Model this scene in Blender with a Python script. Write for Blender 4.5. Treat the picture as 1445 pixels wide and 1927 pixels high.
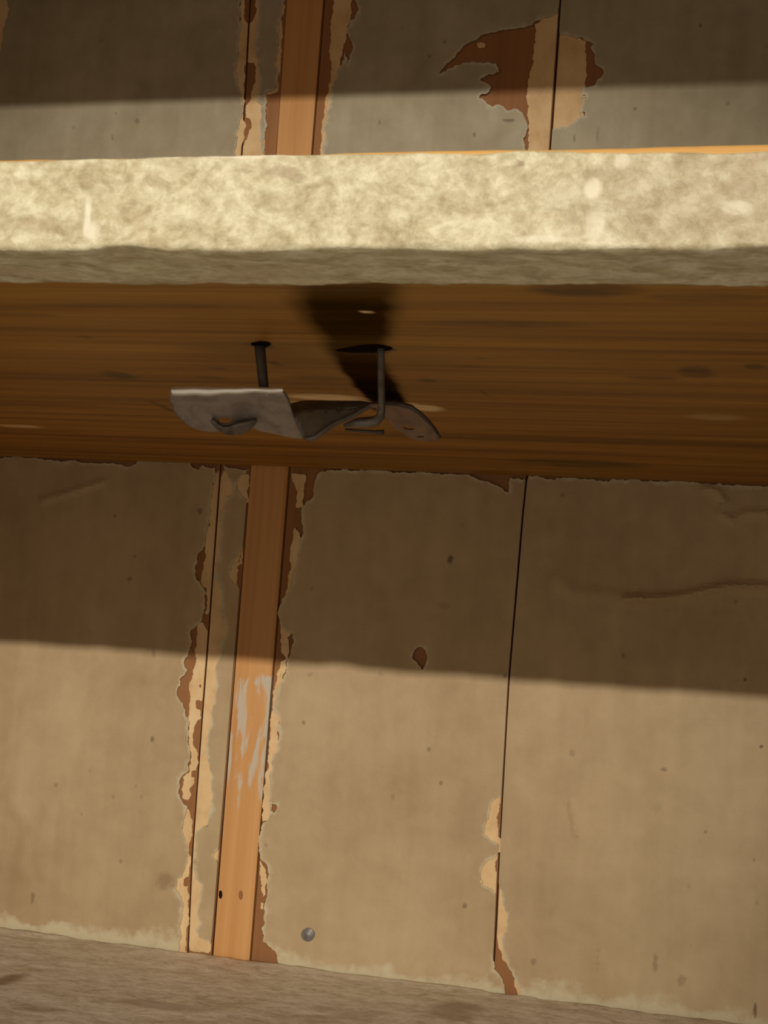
import bpy, math, random
import numpy as np
from mathutils import Matrix, Vector
from mathutils.geometry import delaunay_2d_cdt

for o in list(bpy.data.objects):
    bpy.data.objects.remove(o)
scene = bpy.context.scene
COL = scene.collection

# ------------------------------------------------------------------ camera
W, H, FPX = 1445.0, 1927.0, 2894.0
DW = 0.84                                   # metres from the lens to the back wall
AX = np.array([10300.0, 460.0, -FPX]); AX /= np.linalg.norm(AX)     # world X seen by the camera
_a = -0.072
AV = np.array([_a, 1.0, (_a * AX[0] + AX[1]) / (-AX[2])]); AV /= np.linalg.norm(AV)   # world down
AF = np.cross(AX, AV)                       # world Y, into the wall
cam_d = bpy.data.cameras.new('camera')
cam = bpy.data.objects.new('camera', cam_d)
COL.objects.link(cam)
M = Matrix.Identity(4)
for k in range(3):
    s = (1, -1, -1)[k]
    M[0][k] = s * AX[k]; M[1][k] = s * AF[k]; M[2][k] = -s * AV[k]
M[1][3] = -DW
cam.matrix_world = M
cam_d.sensor_fit = 'HORIZONTAL'
cam_d.sensor_width = 36.0
cam_d.lens = 36.0 * FPX / W
cam_d.clip_start = 0.01
cam_d.dof.use_dof = True
cam_d.dof.focus_distance = 0.86
cam_d.dof.aperture_fstop = 115
scene.camera = cam

# ------------------------------------------------------------------ light
scene.view_settings.view_transform = 'Standard'
scene.view_settings.look = 'None'
scene.view_settings.exposure = 0.0
scene.view_settings.gamma = 1.0
scene.view_settings.use_curve_mapping = False
world = bpy.data.worlds.new('room')
scene.world = world
world.use_nodes = True
bg = world.node_tree.nodes['Background']
bg.inputs[0].default_value = (1.0, 0.83, 0.58, 1)
bg.inputs[1].default_value = 0.40

SH_Z0, SH_Z1, SH_D = 0.1290 * DW, 0.1587 * DW, 0.5511 * DW     # shelf underside, top, depth
LOW_Z = -0.2050 * DW                                            # top of the lower shelf
lamp_d = bpy.data.lights.new('room_lamp', 'SPOT')
lamp_d.energy = 580
lamp_d.color = (1.0, 0.88, 0.71)
lamp_d.shadow_soft_size = 0.028
lamp_d.spot_size = math.radians(11.5)
lamp_d.spot_blend = 1.0
lamp = bpy.data.objects.new('room_lamp', lamp_d)
COL.objects.link(lamp)
LAMP_L = 5.0 * DW
lamp.location = (0.45, -SH_D - LAMP_L, SH_Z0 + 0.2416 * LAMP_L)
aim = Vector((-0.31, -0.05, 0.05)) - lamp.location
lamp.rotation_euler = aim.to_track_quat('-Z', 'Y').to_euler()

# ------------------------------------------------------------------ helpers
def ray(px, py):
    r = np.array([px - W / 2, py - H / 2, FPX])
    return np.array([AX @ r, AF @ r, -(AV @ r)])
def at_y(px, py, y=0.0):
    """photo point -> point on the plane Y = y"""
    r = ray(px, py); t = (y + DW) / r[1]
    return (t * r[0], y, t * r[2])
def at_z(px, py, z):
    """photo point -> point on the horizontal plane Z = z"""
    r = ray(px, py); t = z / r[2]
    return (t * r[0], t * r[1] - DW, z)
PXM = FPX / DW                              # photo points per metre on the wall

def mesh_obj(name, verts, faces, mat, parent=None, smooth=False, attrs=None):
    me = bpy.data.meshes.new(name)
    me.from_pydata([tuple(map(float, v)) for v in verts], [], [tuple(map(int, f)) for f in faces])
    me.update()
    if attrs:
        for k, val in attrs.items():
            a = me.attributes.new(k, 'FLOAT', 'POINT')
            a.data.foreach_set('value', np.asarray(val, dtype=np.float32))
    if smooth:
        me.polygons.foreach_set('use_smooth', [True] * len(me.polygons))
    if mat:
        me.materials.append(mat)
    o = bpy.data.objects.new(name, me)
    COL.objects.link(o)
    if parent:
        o.parent = parent
        root = parent
        off = Vector((0, 0, 0))
        while root:
            off += root.location
            root = root.parent
        me.transform(Matrix.Translation(-off))
    return o
def empty(name, loc):
    o = bpy.data.objects.new(name, None)
    o.empty_display_size = 0.02
    COL.objects.link(o)
    o.location = loc
    return o
def tag(o, label=None, cat=None, group=None, kind=None):
    if label: o['label'] = label
    if cat: o['category'] = cat
    if group: o['group'] = group
    if kind: o['kind'] = kind
    return o
def box(x0, x1, y0, y1, z0, z1):
    v = [(x, y, z) for x in (x0, x1) for y in (y0, y1) for z in (z0, z1)]
    f = [(0, 1, 3, 2), (4, 6, 7, 5), (0, 4, 5, 1), (2, 3, 7, 6), (0, 2, 6, 4), (1, 5, 7, 3)]
    return v, f

def vnoise(x, y, seed=0):
    """smooth value noise in numpy, -1..1"""
    x = np.asarray(x, float); y = np.asarray(y, float)
    xi = np.floor(x).astype(int); yi = np.floor(y).astype(int)
    u = x - xi; v = y - yi
    u = u * u * (3 - 2 * u); v = v * v * (3 - 2 * v)
    def h(a, b):
        n = np.sin(a * 127.1 + b * 311.7 + seed * 74.7) * 43758.5453
        return (n - np.floor(n)) * 2 - 1
    return (h(xi, yi) * (1 - u) + h(xi + 1, yi) * u) * (1 - v) + (h(xi, yi + 1) * (1 - u) + h(xi + 1, yi + 1) * u) * v
def fbm(x, y, seed=0, n=4):
    s = 0; a = 0.5
    for k in range(n):
        s = s + a * vnoise(x * 2 ** k, y * 2 ** k, seed + k)
        a *= 0.5
    return s

# ------------------------------------------------------------------ materials
def new_mat(name):
    m = bpy.data.materials.new(name)
    m.use_nodes = True
    nt = m.node_tree
    b = nt.nodes['Principled BSDF']
    return m, nt, b
class NT:
    def __init__(s, nt): s.nt = nt; s.co = nt.nodes.new('ShaderNodeTexCoord').outputs['Object']
    def link(s, a, b): s.nt.links.new(a, b)
    def mapping(s, scale, loc=(0, 0, 0), rot=(0, 0, 0), src=None):
        n = s.nt.nodes.new('ShaderNodeMapping')
        n.inputs['Scale'].default_value = scale; n.inputs['Location'].default_value = loc
        n.inputs['Rotation'].default_value = rot
        s.link(src or s.co, n.inputs[0]); return n.outputs[0]
    def noise(s, vec, scale=1.0, detail=4, rough=0.55, dist=0.0):
        n = s.nt.nodes.new('ShaderNodeTexNoise')
        n.inputs['Scale'].default_value = scale; n.inputs['Detail'].default_value = detail
        n.inputs['Roughness'].default_value = rough; n.inputs['Distortion'].default_value = dist
        s.link(vec, n.inputs['Vector']); return n.outputs['Fac']
    def voronoi(s, vec, scale, feature='F1'):
        n = s.nt.nodes.new('ShaderNodeTexVoronoi'); n.feature = feature
        n.inputs['Scale'].default_value = scale
        s.link(vec, n.inputs['Vector']); return n
    def ramp(s, fac, stops):
        n = s.nt.nodes.new('ShaderNodeValToRGB')
        e = n.color_ramp.elements
        while len(e) < len(stops): e.new(0.5)
        for k, (p, c) in enumerate(stops):
            e[k].position = p; e[k].color = (*c, 1) if len(c) == 3 else c
        s.link(fac, n.inputs[0]); return n.outputs[0]
    def rng(s, fac, a, b, c=0.0, d=1.0):
        n = s.nt.nodes.new('ShaderNodeMapRange')
        for k, v in zip(('From Min', 'From Max', 'To Min', 'To Max'), (a, b, c, d)): n.inputs[k].default_value = v
        s.link(fac, n.inputs['Value']); return n.outputs['Result']
    def math(s, op, a, b):
        n = s.nt.nodes.new('ShaderNodeMath'); n.operation = op; n.use_clamp = op != 'SUBTRACT' and op != 'ADD'
        for k, v in enumerate((a, b)):
            if isinstance(v, (int, float)): n.inputs[k].default_value = v
            else: s.link(v, n.inputs[k])
        return n.outputs[0]
    def mix(s, fac, a, b, mode='MIX'):
        n = s.nt.nodes.new('ShaderNodeMix'); n.data_type = 'RGBA'; n.blend_type = mode
        for k, v in ((0, fac), (6, a), (7, b)):
            if isinstance(v, (int, float)): n.inputs[k].default_value = v
            elif isinstance(v, tuple): n.inputs[k].default_value = (*v, 1)
            else: s.link(v, n.inputs[k])
        return n.outputs[2]
    def attr(s, name):
        n = s.nt.nodes.new('ShaderNodeAttribute'); n.attribute_name = name; return n.outputs['Fac']
    def bump(s, h, strength, dist, bsdf):
        n = s.nt.nodes.new('ShaderNodeBump')
        n.inputs['Strength'].default_value = strength; n.inputs['Distance'].default_value = dist
        s.link(h, n.inputs['Height']); s.link(n.outputs[0], bsdf.inputs['Normal'])

def wood_mat(name, dark, mid, light, along='X', rough=0.6, grain=1.0, extra=False):
    m, nt, b = new_mat(name); t = NT(nt)
    g = 1.0 * grain
    sc = {'X': (2.2, 60 * g, 60 * g), 'Z': (70 * g, 70 * g, 2.0)}[along]
    v = t.mapping(sc)
    n1 = t.noise(v, 1.0, 5, 0.6, 0.6)
    sc2 = {'X': (9, 420, 420), 'Z': (420, 420, 7)}[along]
    n2 = t.noise(t.mapping(sc2), 1.0, 3, 0.6)
    col = t.ramp(n1, [(0.28, dark), (0.5, mid), (0.74, light)])
    col = t.mix(t.rng(n2, 0.45, 0.75, 0, 0.35), col, dark)
    if extra:
        b.inputs['Specular IOR Level'].default_value = 0.2
        pale = t.attr('chip'); stain = t.attr('stain'); dark_mark = t.attr('dark_mark')
        sn = t.noise(t.mapping((40, 90, 90)), 1.0, 4, 0.6)
        col = t.mix(t.math('MULTIPLY', stain, t.rng(sn, 0.25, 0.6, 0.35, 1.0)), col, (0.035, 0.020, 0.010))
        col = t.mix(t.math('MULTIPLY', dark_mark, t.rng(sn, 0.2, 0.6, 0.94, 1.0)), col, (0.006, 0.003, 0.0015))  # near-black colour where the underside mark lies
        t.link(t.rng(dark_mark, 0, 0.8, 0.2, 0.0), b.inputs['Specular IOR Level'])
        cn = t.noise(t.mapping((60, 600, 600)), 1.0, 3, 0.6)
        col = t.mix(t.math('MULTIPLY', pale, t.rng(cn, 0.3, 0.6, 0.4, 1.0)), col, (0.92, 0.72, 0.42))
    t.link(col, b.inputs['Base Color'])
    b.inputs['Roughness'].default_value = rough
    t.bump(n2, 0.25, 0.0006, b)
    return m, nt, b, t, col

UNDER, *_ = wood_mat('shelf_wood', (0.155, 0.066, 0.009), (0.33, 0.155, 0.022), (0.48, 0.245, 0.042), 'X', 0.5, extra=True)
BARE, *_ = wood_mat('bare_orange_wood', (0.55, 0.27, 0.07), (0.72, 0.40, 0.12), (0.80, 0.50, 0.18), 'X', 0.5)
BROWN, *_ = wood_mat('brown_stained_board', (0.23, 0.098, 0.030), (0.31, 0.138, 0.048), (0.36, 0.165, 0.062), 'Z', 0.7, 0.5)
SIDE, *_ = wood_mat('cupboard_wood', (0.26, 0.13, 0.05), (0.38, 0.21, 0.09), (0.46, 0.27, 0.12), 'X', 0.7)
VOID, _nt, _b, *_ = wood_mat('dark_backing', (0.010, 0.006, 0.003), (0.014, 0.008, 0.004), (0.02, 0.012, 0.006), 'Z', 0.95)
_b.inputs['Specular IOR Level'].default_value = 0.0

def batten_mat():
    m, nt, b, t, col = wood_mat('pine_batten', (0.52, 0.245, 0.075), (0.63, 0.335, 0.125), (0.69, 0.395, 0.165), 'Z', 0.55, 1.6)
    sc = t.attr('scuff')
    n = t.noise(t.mapping((230, 230, 36)), 1.0, 4, 0.6, 0.4)
    thr = t.math('ADD', n, sc)
    col2 = t.mix(t.rng(thr, 1.02, 1.10, 0, 0.85), col, (0.55, 0.52, 0.45))
    st = t.attr('stain')
    col2 = t.mix(st, col2, (0.03, 0.02, 0.012))
    t.link(col2, b.inputs['Base Color'])
    return m
PINE = batten_mat()

def paper_mat(name, c_dark, c_mid, c_light, pale, seed):
    m, nt, b = new_mat(name); t = NT(nt)
    v = t.mapping((1, 1, 1), (seed, seed * 0.3, 0))
    big = t.noise(v, 9, 4, 0.55)
    mid = t.noise(v, 55, 4, 0.6, 0.3)
    streak = t.noise(t.mapping((110, 110, 9), (seed, 0, 0)), 1.0, 3, 0.55)
    f = t.math('ADD', t.math('MULTIPLY', big, 0.55), t.math('MULTIPLY', mid, 0.30))
    f = t.math('ADD', f, t.math('MULTIPLY', streak, 0.15))
    col = t.ramp(f, [(0.36, c_dark), (0.5, c_mid), (0.64, c_light)])
    wear = t.attr('wear')
    wn = t.noise(v, 170, 4, 0.65)
    wf = t.rng(t.math('ADD', wear, t.rng(wn, 0.3, 0.7, -0.35, 0.35)), 0.35, 0.95, 0, 0.85)
    col = t.mix(wf, col, pale)
    vo = t.voronoi(t.mapping((1, 1, 0.8), (seed * 2, 0, 0.1)), 75)
    vn = t.noise(v, 28, 2)
    sp = t.math('MULTIPLY', t.rng(vo.outputs['Distance'], 0.05, 0.11, 1, 0), t.rng(vn, 0.53, 0.63, 0, 0.55))
    col = t.mix(sp, col, (0.13, 0.075, 0.03))
    col = t.mix(t.attr('stain'), col, (0.10, 0.055, 0.022))
    t.link(col, b.inputs['Base Color'])
    b.inputs['Roughness'].default_value = 0.62
    fine = t.noise(v, 420, 3, 0.6)
    h = t.math('ADD', t.math('MULTIPLY', mid, 0.6), t.math('MULTIPLY', fine, 0.25))
    t.bump(h, 0.35, 0.0012, b)
    return m
PAPER_LOW = paper_mat('beige_paper', (0.38, 0.275, 0.155), (0.455, 0.343, 0.203), (0.53, 0.41, 0.255), (0.60, 0.55, 0.39), 0.0)
PAPER_UP = paper_mat('grey_beige_paper', (0.32, 0.28, 0.19), (0.41, 0.37, 0.265), (0.51, 0.475, 0.36), (0.58, 0.56, 0.46), 3.1)

def liner_mat():
    m, nt, b = new_mat('peach_liner'); t = NT(nt)
    n = t.noise(t.co, 60, 4, 0.6)
    n2 = t.noise(t.mapping((300, 300, 90)), 1.0, 3, 0.6)
    col = t.ramp(n, [(0.3, (0.62, 0.42, 0.215)), (0.5, (0.74, 0.53, 0.29)), (0.7, (0.80, 0.61, 0.37))])
    col = t.mix(t.rng(n2, 0.62, 0.75, 0, 0.4), col, (0.40, 0.22, 0.09))
    t.link(col, b.inputs['Base Color'])
    b.inputs['Roughness'].default_value = 0.7
    t.bump(n2, 0.2, 0.0006, b)
    return m
LINER = liner_mat()

def paint_mat(name, lo, mid, hi, dirt, amount, bumpd=0.0012, gloss=0.45):
    m, nt, b = new_mat(name); t = NT(nt)
    n0 = t.noise(t.co, 6, 3, 0.5)
    n1 = t.noise(t.mapping((0.75, 1, 1.1)), 120, 6, 0.66, 0.45)
    n2 = t.noise(t.mapping((0.8, 1, 1)), 420, 4, 0.65, 0.3)
    f = t.math('ADD', t.math('MULTIPLY', n1, 0.65), t.math('MULTIPLY', n2, 0.35))
    col = t.ramp(f, [(0.37, lo), (0.49, mid), (0.60, hi)])
    dn = t.noise(t.mapping((0.6, 1, 1.2), (4.2, 1, 0)), 30, 5, 0.65, 1.0)
    df = t.math('MULTIPLY', t.rng(t.math('ADD', dn, t.math('MULTIPLY', n0, 0.5)), 0.78, 0.95, 0, 1), amount)
    col = t.mix(df, col, dirt)
    col = t.mix(t.attr('stain'), col, (0.30, 0.20, 0.12))  # on the shelf front also the painted dimming at the right end
    col = t.mix(t.attr('wear'), col, (0.93, 0.90, 0.76))  # on the shelf front also the painted white highlight at the top edge
    t.link(col, b.inputs['Base Color'])
    b.inputs['Roughness'].default_value = gloss
    t.bump(f, 0.7, bumpd, b)
    return m
PAINT = paint_mat('cream_paint', (0.42, 0.355, 0.22), (0.60, 0.555, 0.385), (0.80, 0.78, 0.60), (0.56, 0.43, 0.28), 0.75)
PAINT_LOW = paint_mat('worn_shelf_paint', (0.52, 0.44, 0.33), (0.74, 0.66, 0.55), (0.86, 0.79, 0.68), (0.40, 0.29, 0.17), 0.45, 0.002, 0.6)

def metal_mat(name, base, rust, rough=0.42, metallic=0.75):
    m, nt, b = new_mat(name); t = NT(nt)
    n = t.noise(t.co, 130, 5, 0.6, 0.5)
    col = t.mix(t.rng(n, 0.45, 0.68, 0, 0.7), base, rust)
    t.link(col, b.inputs['Base Color'])
    b.inputs['Metallic'].default_value = metallic
    t.link(t.rng(n, 0.3, 0.7, rough - 0.1, rough + 0.15), b.inputs['Roughness'])
    t.bump(n, 0.2, 0.0006, b)
    return m
STEEL = metal_mat('dull_grey_metal', (0.36, 0.33, 0.335), (0.22, 0.18, 0.17))
STEEL_LIP = metal_mat('highlight_lip_metal', (0.93, 0.93, 0.96), (0.80, 0.78, 0.80), 0.30, 0.85)  # reflection on the lip put into a paler base colour
STEEL_BROWN = metal_mat('brown_reflection_metal', (0.25, 0.165, 0.12), (0.16, 0.10, 0.07), 0.55, 0.5)  # reflected orange of the wood put into the tail's base colour
STEEL_DARK = metal_mat('dark_grey_metal', (0.17, 0.15, 0.14), (0.08, 0.06, 0.05), 0.5, 0.6)  # darker grey for the upper twist facet, its rim and the nail tip
IRON = metal_mat('dark_iron', (0.085, 0.07, 0.065), (0.05, 0.03, 0.022), 0.5, 0.6)

# ------------------------------------------------------------------ the back wall
def interp(line, y):
    ys = [p[1] for p in line]; xs = [p[0] for p in line]
    return float(np.interp(y, ys, xs))
# board joints, photo points on the wall plane (x, y)
SL = [(477, -80), (471, 0), (456, 280), (416, 872), (390, 1229), (380, 1358), (362, 1607), (354, 1787), (340, 2000)]
BL = [(546, -80), (540, 0), (521, 283), (473, 875), (400, 1800), (385, 2000)]
BR = [(616, -80), (610, 0), (588, 283), (545, 878), (472, 1800), (457, 2000)]
SR = [(1061, -80), (1055, 0), (1036, 272), (992, 893), (985, 960), (958, 1280), (940, 1600), (932, 1770), (917, 2000)]
YT, YB = -240, 2010
def edge(line, dx, y0, y1, step=60):
    n = max(2, int(abs(y1 - y0) / step) + 1)
    return [(interp(line, y) + dx, y) for y in np.linspace(y0, y1, n)]
for L in (SL, BL, BR, SR):
    (xa, ya), (xb, yb) = L[0], L[1]
    L.insert(0, (xa + (xa - xb) / (ya - yb) * (YT - ya), YT))

v, f = box(-0.56, 0.47, 0.022, 0.030, -0.30, 0.46)
wall_back = mesh_obj('wall_back', v, f, VOID)
tag(wall_back, kind='structure')

def prism(name, left, right, y_front, thick, mat, parent, attrs_fn=None, cols=1):
    """plank between two photo polylines (left top->bottom, right top->bottom) standing on the wall plane"""
    n = len(left); vs = []; fs = []
    for (lx, ly), (rx, ry) in zip(left, right):
        for k in range(cols + 1):
            u = k / cols
            x, _, z = at_y(lx + (rx - lx) * u, ly + (ry - ly) * u, 0)
            vs.append((x, y_front, z))
    m = cols + 1
    for i in range(n - 1):
        for k in range(cols):
            a = i * m + k
            fs.append((a, a + m, a + m + 1, a + 1))
    nb = len(vs)
    for i in range(n):
        for k in (0, cols):
            x, _, z = vs[i * m + k]
            vs.append((x, y_front + thick, z))
    for i in range(n - 1):
        fl, bl_ = i * m, nb + 2 * i
        fs.append((fl, bl_, bl_ + 2, fl + m))
        fs.append((fl + cols, fl + m + cols, bl_ + 3, bl_ + 1))
        fs.append((bl_, bl_ + 1, bl_ + 3, bl_ + 2))
    fs.append(tuple([k for k in range(m)] + [nb + 1, nb]))
    fs.append(tuple([(n - 1) * m + k for k in range(m)][::-1] + [nb + 2 * n - 2, nb + 2 * n - 1]))
    at = attrs_fn(left, right, cols, len(vs)) if attrs_fn else None
    return mesh_obj(name, vs, fs, mat, parent, attrs=at)

GAP = 1.3
outL = [(-260, YT), (-260, YB)]; outR = [(1560, YT), (1560, YB)]
def line2(line, dx): return edge(line, dx, YT, YB, 45)
nrow = len(line2(SL, 0))
def vline(x): return [(x, y) for y in np.linspace(YT, YB, nrow)]
board_a = prism('board', vline(-60), line2(SL, -GAP), 0.0, 0.019, BROWN, wall_back)
board_b = prism('board', line2(SL, GAP), [(x - 0.8 - 1.6 * max(0, (y - 800) / 1200), y) for x, y in line2(BL, 0)], 0.0, 0.019, BROWN, wall_back)
board_d = prism('board', line2(BR, GAP), line2(SR, -1.6), 0.0005, 0.019, BROWN, wall_back)
board_e = prism('board', line2(SR, 1.6), vline(1850), 0.0, 0.019, BROWN, wall_back)
board_f = prism('board', vline(1856), vline(2900), 0.0, 0.019, BROWN, wall_back)
for b_, l_ in ((board_a, 'wide papered board left of the bare batten'), (board_b, 'narrow papered board beside the bare batten'),
               (board_d, 'papered board between batten and dark seam'), (board_e, 'papered board right of the dark seam')):
    tag(b_, l_)

def bat_attr(left, right, cols, n):
    scuff = np.zeros(n); stain = np.zeros(n); m = cols + 1
    for i, (lx, ly) in enumerate(left):
        for k in range(m):
            u = k / cols; s = 0.0
            y = ly
            if 1240 < y < 1580:
                s = 0.545 * min(1, (y - 1240) / 40) * min(1, (1580 - y) / 150) ** 0.35
                s += 0.06 * float(vnoise(u * 5, y / 45.0, 8))
                if u > 0.85: s += 0.10
            scuff[i * m + k] = s
    return {'scuff': scuff, 'stain': stain}
bl_line = [(x + 0.8 + 1.6 * max(0, (y - 800) / 1200), y) for x, y in edge(BL, 0, YT, YB, 6)]; br_line = edge(BR, -1.5, YT, YB, 6)
batten = prism('batten', bl_line, br_line, -0.0008, 0.014, PINE, wall_back, bat_attr, 12)
tag(batten, 'bare orange pine batten with pale paint scuffs')
# two small nail holes low on the batten
def disc_on_wall(name, px, py, rx, ry, y, mat, parent, n=14, dome=0.0, rot=0.0):
    vs = []; fs = []
    for k in range(n):
        a = 2 * math.pi * k / n
        dx, dy = rx * math.cos(a), ry * math.sin(a)
        x, _, z = at_y(px + dx * math.cos(rot) - dy * math.sin(rot), py + dx * math.sin(rot) + dy * math.cos(rot), 0)
        vs.append((x, y + 0.002, z))
    for k in range(n):
        vs.append((vs[k][0], y, vs[k][2]))
    x, _, z = at_y(px, py, 0); vs.append((x, y - dome, z))
    for k in range(n):
        j = (k + 1) % n
        fs.append((k, n + k, n + j, j)); fs.append((n + k, 2 * n, n + j))
    return mesh_obj(name, vs, fs, mat, parent, smooth=False)
disc_on_wall('nail_hole', 416, 1683, 3.2, 8, -0.0010, VOID, batten)
disc_on_wall('nail_hole', 454, 1684, 4.0, 9, -0.0010, BROWN, batten)

# ---- torn paper: outlines on the wall, jagged, triangulated with an inner grid so that they cockle
def jag(pts, ragged, rnd):
    out = []
    n = len(pts)
    for i in range(n):
        a = np.array(pts[i], float); b = np.array(pts[(i + 1) % n], float)
        L = np.linalg.norm(b - a)
        rg = ragged[i] and ragged[(i + 1) % n]
        seg = [a, b]
        if rg and L > 3:
            while max(np.linalg.norm(seg[k + 1] - seg[k]) for k in range(len(seg) - 1)) > 3.5:
                new = [seg[0]]
                for k in range(len(seg) - 1):
                    d = seg[k + 1] - seg[k]; l = np.linalg.norm(d)
                    nrm = np.array([-d[1], d[0]]) / max(l, 1e-6)
                    mid = (seg[k] + seg[k + 1]) / 2 + nrm * rnd.uniform(-1, 1) * min(0.16 * l, 2.8)
                    new += [mid, seg[k + 1]]
                seg = new
        elif L > 14:
            m = int(L / 12) + 1
            seg = [a + (b - a) * k / m for k in range(m + 1)]
        out += [(p[0], p[1], rg) for p in seg[:-1]]
    return out
def inside(P, poly):
    x, y = P[:, 0], P[:, 1]
    c = np.zeros(len(P), bool)
    px = np.array([p[0] for p in poly]); py = np.array([p[1] for p in poly])
    j = len(poly) - 1
    for i in range(len(poly)):
        cond = ((py[i] > y) != (py[j] > y))
        if cond.any():
            xx = (px[j] - px[i]) * (y - py[i]) / (py[j] - py[i] + 1e-12) + px[i]
            c ^= cond & (x < xx)
        j = i
    return c
def dist_pts(P, Q):
    d = np.full(len(P), 1e9)
    for k in range(0, len(Q), 64):
        q = Q[k:k + 64]
        d = np.minimum(d, np.min((P[:, None, 0] - q[None, :, 0]) ** 2 + (P[:, None, 1] - q[None, :, 1]) ** 2, axis=1))
    return np.sqrt(d)
def R(*p): return [(x, y, True) for x, y in p]
def S(*p): return [(x, y, False) for x, y in p]
def SE(line, dx, y0, y1): return [(x, y, False) for x, y in edge(line, dx, y0, y1)]
BOT = [(-200, 1706), (0, 1735), (400, 1797), (722, 1838), (985, 1872), (1445, 1927), (1700, 1952)]
def ybot(x): return float(np.interp(x, [p[0] for p in BOT], [p[1] for p in BOT]))
WRINKLES = [  # raised folds in the paper: polyline, half width, height (m)
    ([(1180, 1128), (1250, 1126), (1290, 1122), (1330, 1112), (1370, 1104), (1450, 1106), (1560, 1100)], 9, 0.0030),
    ([(1325, 920), (1350, 925), (1365, 945), (1355, 968), (1380, 980), (1400, 968), (1440, 966)], 8, 0.0016),
    ([(85, 942), (125, 930), (160, 918), (195, 908)], 7, 0.0012),
    ([(1050, 1092), (1080, 1115), (1130, 1120), (1200, 1128)], 14, 0.0010),
    ([(20, 1500), (60, 1560), (45, 1640)], 16, 0.0012), ([(95, 1530), (75, 1600)], 14, 0.0010),
    ([(1075, 1510), (1085, 1570)], 6, 0.0007),
]
STAINS_LOW = [(850, 1053, 7, 9, 1.0), (875, 1704, 5, 6, .7), (573, 1360, 4, 6, .6), (288, 1391, 4, 6, .7), (378, 962, 7, 7, .7),
    (246, 1091, 7, 6, .6), (255, 1047, 4, 3, .6), (218, 971, 4, 4, .6), (1433, 1405, 4, 4, 1.0), (1402, 1279, 4, 5, 1.0), (1250, 1448, 7, 4, .6),
    (63, 1690, 5, 11, .6), (1235, 1518, 12, 14, .18), (1078, 1416, 6, 7, .4), (1233, 1812, 5, 20, .5), (1283, 1845, 9, 12, .4), (1125, 1800, 2.5, 30, .3),
    (312, 1658, 19, 18, .42), (290, 1230, 6, 10, .35), (740, 1500, 4, 8, .3), (835, 1140, 14, 10, .18), (717, 1268, 6, 5, .3), (1421, 1900, 4, 14, .9),
    (1328, 1565, 4, 5, .5), (1419, 1618, 3, 4, .5), (1005, 1810, 6, 8, .5), (585, 1270, 6, 6, .3), (951, 1272, 4, 5, .7)]
STAINS_UP = [(960, 228, 14, 4, .8), (1318, 50, 4, 5, .8), (1195, 206, 4, 5, .6), (893, 256, 4, 5, .6), (260, 230, 5, 6, .5), (715, 230, 3, 6, .5), (213, 258, 4, 8, .5),
    (1125, 255, 2.5, 20, .4), (1081, 262, 2.5, 10, .5), (1370, 196, 5, 5, .4), (220, 215, 3, 4, .4), (140, 240, 4, 5, .3)]
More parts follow.
